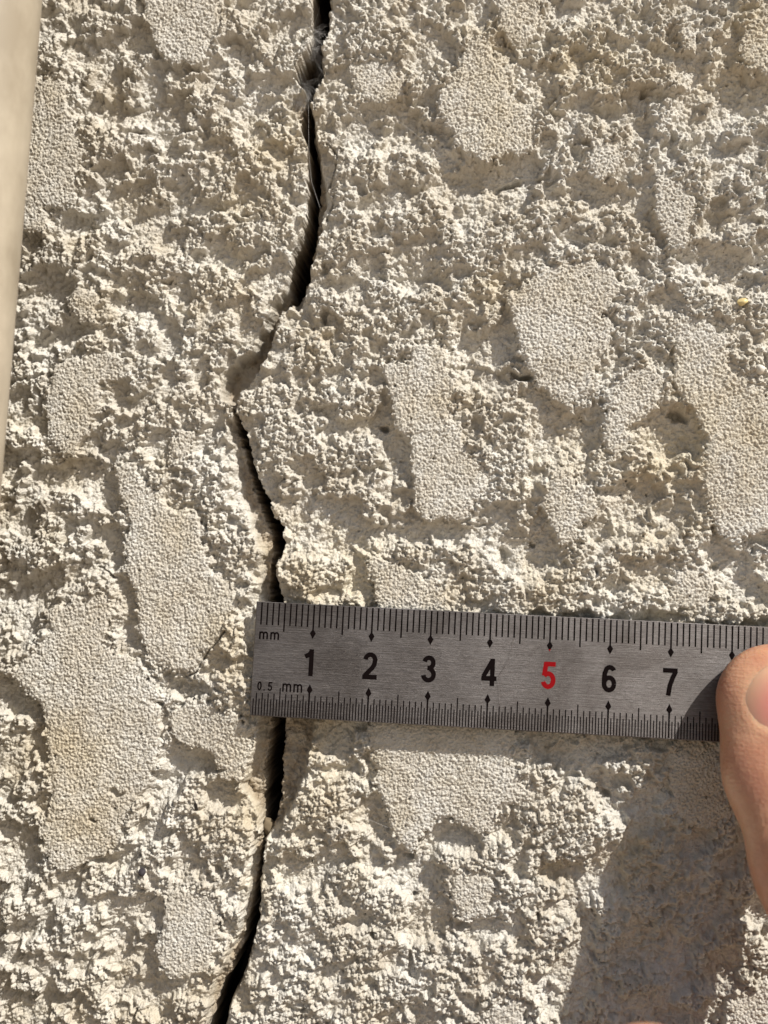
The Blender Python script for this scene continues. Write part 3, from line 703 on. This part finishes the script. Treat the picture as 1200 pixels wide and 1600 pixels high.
# ------------------------------------------------------------------ hand
def skin_material():
    m, t, b = new_mat('skin')
    tc = N(t, 'ShaderNodeTexCoord')
    n = N(t, 'ShaderNodeTexNoise', i_Scale=110.0, i_Detail=4.0); t.links.new(tc.outputs['Object'], n.inputs['Vector'])
    r = N(t, 'ShaderNodeValToRGB')
    r.color_ramp.elements[0].position = .35; r.color_ramp.elements[0].color = (0.42, 0.20, 0.122, 1)
    r.color_ramp.elements[1].position = .68; r.color_ramp.elements[1].color = (0.57, 0.335, 0.205, 1)
    t.links.new(n.outputs[0], r.inputs[0]); t.links.new(r.outputs[0], b.inputs['Base Color'])
    b.inputs['Subsurface Weight'].default_value = .55
    b.inputs['Subsurface Radius'].default_value = (1.0, .35, .18); b.inputs['Subsurface Scale'].default_value = .0028
    b.inputs['Roughness'].default_value = .31; b.inputs['Specular IOR Level'].default_value = .6
    v = N(t, 'ShaderNodeTexVoronoi', i_Scale=1500.0); n2 = N(t, 'ShaderNodeTexNoise', i_Scale=2500.0, i_Detail=3.0)
    t.links.new(tc.outputs['Object'], v.inputs['Vector']); t.links.new(tc.outputs['Object'], n2.inputs['Vector'])
    mpc = N(t, 'ShaderNodeMapping'); mpc.inputs['Scale'].default_value = (260, 260, 1500)
    t.links.new(tc.outputs['Object'], mpc.inputs[0])
    nc = N(t, 'ShaderNodeTexNoise', i_Scale=1.0, i_Detail=3.0, i_Distortion=.6); t.links.new(mpc.outputs[0], nc.inputs['Vector'])
    ad0 = N(t, 'ShaderNodeMath', operation='MULTIPLY_ADD'); ad0.inputs[1].default_value = 1.6
    t.links.new(nc.outputs[0], ad0.inputs[0]); t.links.new(v.outputs['Distance'], ad0.inputs[2])
    ad = N(t, 'ShaderNodeMath', operation='ADD'); t.links.new(ad0.outputs[0], ad.inputs[0]); t.links.new(n2.outputs[0], ad.inputs[1])
    bp = N(t, 'ShaderNodeBump', i_Strength=.34, i_Distance=.0002); t.links.new(ad.outputs[0], bp.inputs['Height']); t.links.new(bp.outputs[0], b.inputs['Normal'])
    return m

def nail_material():
    m, t, b = new_mat('nail')
    at = N(t, 'ShaderNodeAttribute', attribute_name='along')
    r = N(t, 'ShaderNodeValToRGB')
    e = r.color_ramp.elements
    e[0].position = 0.0; e[0].color = (0.50, 0.16, 0.145, 1)
    e[1].position = 1.0; e[1].color = (0.56, 0.33, 0.215, 1)
    t.links.new(at.outputs['Fac'], r.inputs[0]); t.links.new(r.outputs[0], b.inputs['Base Color'])
    b.inputs['Roughness'].default_value = .2; b.inputs['Subsurface Weight'].default_value = .4
    b.inputs['Subsurface Radius'].default_value = (1, .4, .25); b.inputs['Subsurface Scale'].default_value = .0015
    return m

def build_hand():
    # joints in mm: (x, z, H)
    def A(*p): return np.array(p, float)
    xs = np.concatenate([np.arange(14, 88, .6), np.arange(88, 215, 2.2)])
    zs = np.concatenate([np.arange(-330, -84, 2.6), np.arange(-84, -14, .6)])
    hs = np.concatenate([np.arange(-1, 46, .6), np.arange(46, 150, 2.2)])
    X, Z, Hh = np.meshgrid(xs, zs, hs, indexing='ij')
    X = X.astype(np.float32); Z = Z.astype(np.float32); Hh = Hh.astype(np.float32)
    D = np.full(X.shape, 60.0, np.float32)
    def smin(a, b, k):
        t = np.clip(.5 + .5 * (b - a) / k, 0, 1)
        return b * (1 - t) + a * t - k * t * (1 - t)
    def limb(p, q, ra, rb, k, side=None):
        """tapered limb; ra, rb = (half width, half thickness); side = width direction"""
        nonlocal D
        p = A(*p); q = A(*q); m = max(max(ra), max(rb)) + 9
        lo = np.minimum(p, q) - m; hi = np.maximum(p, q) + m
        sx = slice(*np.searchsorted(xs, [lo[0], hi[0]])); sz = slice(*np.searchsorted(zs, [lo[1], hi[1]])); sh = slice(*np.searchsorted(hs, [lo[2], hi[2]]))
        s = (sx, sz, sh)
        e = q - p; L = np.linalg.norm(e); e = e / L
        if side is None: side = A(1, 0, 0)
        sd = A(*side); sd = sd - e * (sd @ e); sd /= np.linalg.norm(sd); nn = np.cross(e, sd)
        dx, dz, dh = X[s] - p[0], Z[s] - p[1], Hh[s] - p[2]
        al = dx * e[0] + dz * e[1] + dh * e[2]
        t = np.clip(al / L, 0, 1)
        a = ra[0] + (rb[0] - ra[0]) * t; b = ra[1] + (rb[1] - ra[1]) * t
        c1 = dx * sd[0] + dz * sd[1] + dh * sd[2]; c2 = dx * nn[0] + dz * nn[1] + dh * nn[2]
        c3 = al - t * L
        r = np.sqrt((c1 / a) ** 2 + (c2 / b) ** 2 + (c3 / np.minimum(a, a * 0 + a)) ** 2)
        d = (r - 1) * np.minimum(a, b)
        D[s] = smin(D[s], d.astype(np.float32), k)
    # thumb
    T_TIP = A(62.8, -30.6, 6.7); T_MID = A(64.0, -41, 10.3); T_IP = A(65.8, -53, 18.2); T_MCP = A(74.5, -86, 38); T_CMC = A(94, -122, 60)
    limb(T_TIP, T_MID, (9.5, 5.7), (10.0, 6.9), 1.0)
    limb(T_MID, T_IP, (10.0, 7.2), (9.3, 7.8), 2.0)
    limb(T_IP, T_MCP, (9.2, 8.2), (10.8, 10.6), 3.0)
    limb(T_MCP, T_CMC, (11.5, 11.5), (17, 16), 8)
    # palm
    WR = A(122, -158, 74)
    mcp = {'i': A(60, -108, 66), 'm': A(64, -127, 73), 'r': A(69, -145, 75), 'p': A(76, -160, 72)}
    for q in mcp.values(): limb(q, WR, (11, 11), (17, 15), 9)
    limb(T_CMC, WR, (18, 16), (19, 16), 8)
    limb(WR, (165, -250, 104), (26, 19), (31, 25), 10, side=(1, 1, 0))
    limb((165, -250, 104), (200, -322, 126), (31, 25), (34, 29), 8, side=(1, 1, 0))
    # curled fingers
    fing = {'i': [(36.5, -75.3, 47), (27, -96, 32), (38, -110, 29)], 'm': [(33, -101, 62), (24, -118, 44), (37, -130, 38)],
            'r': [(39, -127, 68), (29, -140, 50), (42, -148, 45)], 'p': [(50, -148, 69), (41, -158, 54), (52, -164, 49)]}
    rad = {'i': (9.6, 8.6, 7.8, 6.6), 'm': (10, 9.0, 8.0, 6.8), 'r': (9.4, 8.4, 7.6, 6.4), 'p': (8.4, 7.2, 6.4, 5.6)}
    for f, js in fing.items():
        c = [mcp[f]] + [A(*j) for j in js]; r = rad[f]
        for i in range(3): limb(c[i], c[i + 1], (r[i], r[i]), (r[i + 1], r[i + 1]), 2.2 if i else 5)
    # pulp pressed flat on the ruler
    O, u, v, n = RUL
    dist = (X - O[0]) * n[0] + (-Hh - O[1]) * n[1] + (Z - O[2]) * n[2]       # height above the ruler's face
    pl = -(dist - 0.03)
    zz = Z > -46
    k = 1.2; t = np.clip(.5 - .5 * (pl - D) / k, 0, 1)
    mx = D * t + pl * (1 - t) + k * t * (1 - t)
    D = np.where(zz & (dist < 6), np.maximum(mx, D), D)
    # ---- surface nets
    ins = D < 0
    c = np.zeros((len(xs) - 1, len(zs) - 1, len(hs) - 1), np.int8)
    for i in (0, 1):
        for j in (0, 1):
            for l in (0, 1):
                c += ins[i:len(xs) - 1 + i, j:len(zs) - 1 + j, l:len(hs) - 1 + l]
    act = (c > 0) & (c < 8)
    ci = np.argwhere(act); vid = np.full(c.shape, -1, np.int64); vid[act] = np.arange(len(ci))
    acc = np.zeros((len(ci), 3)); cnt = np.zeros(len(ci))
    G = (xs, zs, hs)
    for ax in range(3):
        o1, o2 = [a for a in range(3) if a != ax]
        for b1 in (0, 1):
            for b2 in (0, 1):
                p0 = ci.copy(); p0[:, o1] += b1; p0[:, o2] += b2; p1 = p0.copy(); p1[:, ax] += 1
                d0 = D[p0[:, 0], p0[:, 1], p0[:, 2]]; d1 = D[p1[:, 0], p1[:, 1], p1[:, 2]]
                cr = (d0 < 0) != (d1 < 0); tt = np.where(cr, d0 / np.where(cr, d0 - d1, 1), 0)
                pos = np.stack([G[a][p0[:, a]] for a in range(3)], 1).astype(float)
                pos[:, ax] += tt * (G[ax][p1[:, ax]] - G[ax][p0[:, ax]])
                acc[cr] += pos[cr]; cnt[cr] += 1
    P = acc / cnt[:, None]
    quads = []
    for ax in range(3):
        o1, o2 = [(1, 2), (2, 0), (0, 1)][ax]
        s0 = [slice(None)] * 3; s1 = [slice(None)] * 3
        s0[ax] = slice(0, -1); s1[ax] = slice(1, None)
        a = ins[tuple(s0)]; b = ins[tuple(s1)]
        e = np.argwhere(a != b)
        e = e[(e[:, o1] > 0) & (e[:, o2] > 0) & (e[:, o1] < D.shape[o1] - 1) & (e[:, o2] < D.shape[o2] - 1)]
        flip = a[e[:, 0], e[:, 1], e[:, 2]]
        q = []
        for (d1, d2) in ((-1, -1), (0, -1), (0, 0), (-1, 0)):
            w = e.copy(); w[:, o1] += d1; w[:, o2] += d2
            q.append(vid[w[:, 0], w[:, 1], w[:, 2]])
        q = np.stack(q, 1); q[~flip] = q[~flip][:, ::-1]
        quads.append(q)
    Q = np.concatenate(quads)
    Q = Q[(Q >= 0).all(1)]
    # light smoothing
    for it in range(6):
        S = np.zeros_like(P); K = np.zeros(len(P))
        for a_, b_ in ((0, 1), (1, 2), (2, 3), (3, 0)):
            np.add.at(S, Q[:, a_], P[Q[:, b_]]); np.add.at(K, Q[:, a_], 1)
            np.add.at(S, Q[:, b_], P[Q[:, a_]]); np.add.at(K, Q[:, b_], 1)
        P = P + (.5 if it % 2 == 0 else -.42) * (S / K[:, None] - P)
    # ---- nail bed and creases (frame of the end joint)
    e = (T_IP - T_TIP); e /= np.linalg.norm(e)             # from tip to knuckle
    sd = A(1, 0, 0); sd = sd - e * (sd @ e); sd /= np.linalg.norm(sd)
    # the nail sits a little rolled and swung
    rot = math.radians(-18); e2 = e * math.cos(rot) - sd * math.sin(rot); s2 = sd * math.cos(rot) + e * math.sin(rot)
    nn = np.cross(s2, e2); nn = nn if nn[2] > 0 else -nn
    C0 = T_TIP + A(2.2, -.6, 0)
    rel = P - C0
    cu = rel @ s2; cv = rel @ e2; cn = rel @ nn
    NA, V0, V1 = 8.5, -6.2, 5.3                           # half width, tip end, cuticle
    vc = (V0 + V1) / 2; vh = (V1 - V0) / 2
    def sup(cu, cv): return (np.abs(cu / NA) ** 2.6 + np.abs((cv - vc) / vh) ** 2.6) ** (1 / 2.6)
    q = sup(cu, cv); dorsal = sstep(.5, 3.0, cn)
    dn = -0.10 * sstep(1.0, .86, q) + 0.20 * np.exp(-((q - 1.04) / .12) ** 2) * sstep(-4.5, -2.0, cv)
    P = P + nn[None, :] * (dn * dorsal)[:, None]
    # knuckle creases
    for cc, am in ((17.5, .30), (20.5, .42), (23.5, .36), (26.5, .2)):
        w = np.exp(-((cv - cc - .8 * np.sin(cu * .55)) / .55) ** 2) * dorsal
        P = P - nn[None, :] * (am * w)[:, None]
    V = np.stack([P[:, 0], -P[:, 2], P[:, 1]], 1) * MM
    SK = skin_material()
    base = A(64, -31, 2.5)
    org = np.array([base[0], -base[2], base[1]]) * MM
    hand = mesh_obj('hand', V - org, Q, SK, None, True)
    hand.location = (org[0], org[1], org[2] + Z0)
    import bmesh
    bm = bmesh.new(); bm.from_mesh(hand.data); bmesh.ops.recalc_face_normals(bm, faces=bm.faces); bm.to_mesh(hand.data); bm.free()
    tag(hand, 'bare hand whose thumb presses the right end of the steel ruler to the wall', 'hand')
    # ---- nail plate: rides on the thumb's back
    nu, nv = 33, 33
    verts, along = [], []
    sel = (np.abs(cu) < 12) & (np.abs(cv) < 12) & (cn > -1)
    su, sv, snn = cu[sel], cv[sel], cn[sel]
    Am = np.stack([np.ones_like(su), su, sv, su ** 2, su * sv, sv ** 2, su ** 4, sv ** 3, su ** 2 * sv], 1)
    w = (sup(su, sv) < 1.25) & (snn > .5)
    coef = np.linalg.lstsq(Am[w], snn[w], rcond=None)[0]
    for j in range(nv):
        for i in range(nu):
            a = -1 + 2 * i / (nu - 1); b = -1 + 2 * j / (nv - 1)
            # square -> superellipse
            L = max(abs(a), abs(b)); R_ = (abs(a) ** 2.6 + abs(b) ** 2.6) ** (1 / 2.6) + 1e-9
            x, y = a * L / R_ * NA * .985, vc + b * L / R_ * vh * .985
            hgt = float(np.array([1, x, y, x * x, x * y, y * y, x ** 4, y ** 3, x * x * y]) @ coef)
            hgt += .16 - .60 * float(sup(x, y)) ** 5
            p = C0 + s2 * x + e2 * y + nn * hgt
            verts.append((p[0], -p[2], p[1])); along.append(1 - float(sstep(1.05, .45, math.hypot((x - .5) / 10.2, (y - 1.5) / 7.2))))
    verts = np.array(verts) * MM - org
    F = np.array([(j * nu + i, j * nu + i + 1, (j + 1) * nu + i + 1, (j + 1) * nu + i) for j in range(nv - 1) for i in range(nu - 1)])
    nail = mesh_obj('nail', verts, F, nail_material(), hand, True, {'along': along})
    sol = nail.modifiers.new('thickness', 'SOLIDIFY'); sol.thickness = .0004; sol.offset = 0
    return hand
build_hand()

# ------------------------------------------------------------------ painted rail on the left
def build_rail():
    m, t, b = new_mat('cream_gloss_paint')
    tc = N(t, 'ShaderNodeTexCoord'); n = N(t, 'ShaderNodeTexNoise', i_Scale=70.0, i_Detail=5.0, i_Roughness=.6)
    mp = N(t, 'ShaderNodeMapping'); mp.inputs['Scale'].default_value = (1.6, 1, .7)
    t.links.new(tc.outputs['Object'], mp.inputs[0]); t.links.new(mp.outputs[0], n.inputs['Vector'])
    r = N(t, 'ShaderNodeValToRGB')
    r.color_ramp.elements[0].position = .36; r.color_ramp.elements[0].color = (0.29, 0.245, 0.18, 1)
    r.color_ramp.elements[1].position = .58; r.color_ramp.elements[1].color = (0.43, 0.375, 0.29, 1)
    t.links.new(n.outputs[0], r.inputs[0]); t.links.new(r.outputs[0], b.inputs['Base Color'])
    b.inputs['Roughness'].default_value = .5
    H = 27.0
    ax, az = unproj(60, 0, H); bx, bz = unproj(2, 690, H)
    d = np.array([float(ax - bx), float(az - bz)]); d /= np.linalg.norm(d)
    pr = np.array([d[1], -d[0]])
    n_ = 48; half, th = 26.0, 8.0
    prof = []
    for i in range(n_):
        a = i / n_ * math.tau; c, s = math.cos(a), math.sin(a)
        # stadium section
        x = (half - th) * np.sign(c) * min(1, abs(c) * 3) + th * c; prof.append((x - half, th * s))
    V = []; L0, L1 = -900.0, 1100.0
    for L in (L0, L1):
        for (x, y) in prof:
            px = float(bx) + d[0] * L + pr[0] * x; pz = float(bz) + d[1] * L + pr[1] * x
            V.append((px * MM, (-H + y) * MM, pz * MM))
    F = [(i, (i + 1) % n_, n_ + (i + 1) % n_, n_ + i) for i in range(n_)] + [tuple(range(n_ - 1, -1, -1)), tuple(range(n_, 2 * n_))]
    o = mesh_obj('painted_rail', V, F, m, None, True)
    o.location = (0, 0, Z0)
    import bmesh
    bm = bmesh.new(); bm.from_mesh(o.data); bmesh.ops.recalc_face_normals(bm, faces=bm.faces); bm.to_mesh(o.data); bm.free()
    for p in o.data.polygons:
        if len(p.vertices) > 4: p.use_smooth = False
    tag(o, 'smooth cream painted rail with rounded edge standing along the left side of the wall', 'rail')
build_rail()

# ------------------------------------------------------------------ cobweb, threads and bits caught on the wall
SILK = flat_mat('spider_silk', (0.55, 0.53, 0.50), .4, spec=.6)
DUSTSILK = flat_mat('dusty_silk', (0.30, 0.29, 0.28), .7, spec=.3)
def tube(points, r, sides=4):
    P = np.array(points, float); n = len(P); V = []
    for i in range(n):
        a = P[min(i + 1, n - 1)] - P[max(i - 1, 0)]; a /= np.linalg.norm(a) + 1e-12
        s = np.cross(a, [0.3, 1, .2]); s /= np.linalg.norm(s) + 1e-12; q = np.cross(a, s)
        for k in range(sides):
            t = k / sides * math.tau; V.append(P[i] + r * (s * math.cos(t) + q * math.sin(t)))
    F = [(i * sides + k, i * sides + (k + 1) % sides, (i + 1) * sides + (k + 1) % sides, (i + 1) * sides + k) for i in range(n - 1) for k in range(sides)]
    return V, F
def pt(px, py, H):
    x, z = unproj(px, py, H); return np.array([float(x), -H, float(z)])
def join(parts):
    V, F = [], []
    for v, f in parts:
        b = len(V); V += list(v); F += [tuple(b + i for i in q) for q in f]
    return V, F
def place(name, V, F, mat, smooth=True):
    V = np.array(V); base = np.array([V[:, 0].mean(), V[:, 1].max(), V[:, 2].min()])
    o = mesh_obj(name, (V - base) * MM, F, mat, None, smooth); o.location = W(*base)
    return o

def build_web():
    parts = []
    r = random.Random(3)
    def strand(a, b, sag, rad):
        pts = []
        k = np.array([r.gauss(0, sag), r.gauss(0, sag), r.gauss(0, sag)])
        for i in range(5):
            t = i / 4; pts.append(a * (1 - t) + b * t + k * math.sin(math.pi * t))
        parts.append(tube(pts, rad, 3))
    for i in range(110):       # sheet above the hole
        y = r.uniform(45, 98); y2 = y + r.gauss(0, 14)
        a = pt(r.uniform(484, 492), y, r.uniform(-5, -1.5)); b = pt(r.uniform(497, 512), y2, r.uniform(-5, -1.0))
        strand(a, b, .35, r.uniform(.008, .020))
    for i in range(200):       # fluff below the hole
        a = pt(r.uniform(452, 486), r.uniform(128, 164), r.uniform(-3.5, -.8)); b = a + np.array([r.gauss(.5, .9), r.gauss(-.2, .5), r.gauss(-1.0, 1.2)])
        strand(a, b, .35, r.uniform(.007, .015))
    for i in range(110):       # lining of the tunnel
        a0 = r.uniform(0, math.tau); dp = r.uniform(1.2, 6); rr = r.uniform(14, 17) + abs(r.gauss(0, 6)); sk = r.gauss(0, 1.6)
        pts = [pt(483 + (rr + sk * k) * math.cos(a0 + .3 * k) + r.gauss(0, .9), 111 + 1.15 * (rr + sk * k) * math.sin(a0 + .3 * k) + r.gauss(0, .9), -dp - .3 * k) for k in range(5)]
        parts.append(tube(pts, r.uniform(.005, .011), 3))
    V, F = join(parts)
    o = place('cobweb', V, F, DUSTSILK)
    tag(o, 'dusty grey cobweb with a round tunnel hole filling the top of the crack', 'cobweb')
build_web()

def thread(pts, label, rad=.014):
    V, F = tube([pt(*p) for p in pts], rad, 4)
    o = place('spider_thread', V, F, SILK); tag(o, label, 'spider thread', 'loose spider threads on the wall')
thread([(540, 168, .2), (568, 196, .6), (596, 229, .5)], 'pale spider thread slanting over the stucco close right of the cobweb')
thread([(606, 176, .4), (645, 206, .9), (684, 240, .6)], 'pale spider thread slanting down to the left edge of the large upper trowelled patch')
thread([(482, 165, -1.0), (482.5, 240, -1.2), (487, 285, -1.4), (500, 325, -1.0)], 'long spider thread hanging down the middle of the crack below the cobweb')
thread([(560, 1275, .2), (580, 1282, .6), (606, 1293, .4)], 'short spider thread left of the pointed patch below the ruler')
thread([(880, 372, .6), (905, 378, .8), (930, 390, .6)], 'short spider thread above the broad patch right of centre', .011)

def hair():
    V, F = tube([pt(x, y, hh) for x, y, hh in ((806, 993, 2.12), (800, 1006, 2.2), (798.5, 1020, 2.3), (790, 1040, 2.45), (779, 1056, 2.6), (782, 1076, 2.75), (783, 1094, 2.9), (780, 1106, 3.0))], .022, 4)
    o = place('hair', V, F, flat_mat('brown_hair', (0.05, 0.035, 0.03), .5)); tag(o, 'fine curved hair lying on the steel ruler right of the 4', 'hair')
hair()
def nugget(name, px, py, rx, ry, mat, label, cat, seed, H=None, sub=3):
    import bmesh
    bm = bmesh.new(); bmesh.ops.create_icosphere(bm, subdivisions=sub, radius=1)
    r = np.random.default_rng(seed); pl = r.standard_normal((9, 3)); pl /= np.linalg.norm(pl, axis=1)[:, None]; of = r.uniform(.62, .95, 9)
    for v in bm.verts:
        p = np.array(v.co)
        for n_, o_ in zip(pl, of):
            s = p @ n_
            if s > o_: p = p - n_ * (s - o_) * .85
        v.co = p
    rx, ry = rx / PXMM, ry / PXMM
    if H is None: H = HEIGHT(px, py) + .3 * rx
    c = pt(px, py, H)
    V = [c + np.array([v.co.x * rx, v.co.y * (rx + ry) / 2, v.co.z * ry]) for v in bm.verts]
    F = [tuple(v.index for v in f.verts) for f in bm.faces]; bm.free()
    o = place(name, V, F, mat); tag(o, label, cat)
nugget('pebble', 1160, 472, 8.5, 6.5, flat_mat('yellow_quartz', (0.62, 0.50, 0.24), .4, noise=.15, nscale=900), 'small yellow pebble stuck in the stucco near the right edge', 'pebble', 5)
nugget('pebble', 1188, 577, 9, 8, flat_mat('white_grit', (0.60, 0.57, 0.50), .7, noise=.1, nscale=900), 'whitish pebble stuck in the stucco below the small yellow one', 'pebble', 11)
nugget('mortar_crumb', 419, 1290, 11, 15, flat_mat('mortar_crumb', (0.15, 0.115, 0.07), .9, noise=.2, nscale=1200), 'brownish mortar crumb wedged in the crack below the ruler', 'crumb', 8, H=-4.6)
nugget('dirt_speck', 222, 1363, 6, 7, flat_mat('black_dirt', (0.03, 0.025, 0.03), .8, noise=.3, nscale=2500), 'black speck of dirt on the stucco at lower left', 'dirt speck', 9)
def splinter():
    H = HEIGHT(306, 1262)
    pts = [pt(307, 1266, H), pt(306, 1258, H + .9), pt(304, 1251, H + 1.6)]
    V = []; n = 6
    for p, r in zip(pts, (.28, .26, .05)):
        for k in range(n):
            a = k / n * math.tau; V.append(p + np.array([r * math.cos(a), r * .5 * math.sin(a), 0]))
    F = [(i * n + k, i * n + (k + 1) % n, (i + 1) * n + (k + 1) % n, (i + 1) * n + k) for i in range(2) for k in range(n)] + [tuple(range(n))[::-1], tuple(range(2 * n, 3 * n))]
    o = place('splinter', V, F, flat_mat('dark_wood', (0.02, 0.016, 0.014), .7, noise=.2, nscale=3000)); tag(o, 'short black splinter sticking out of the stucco left of the crack', 'splinter')
splinter()
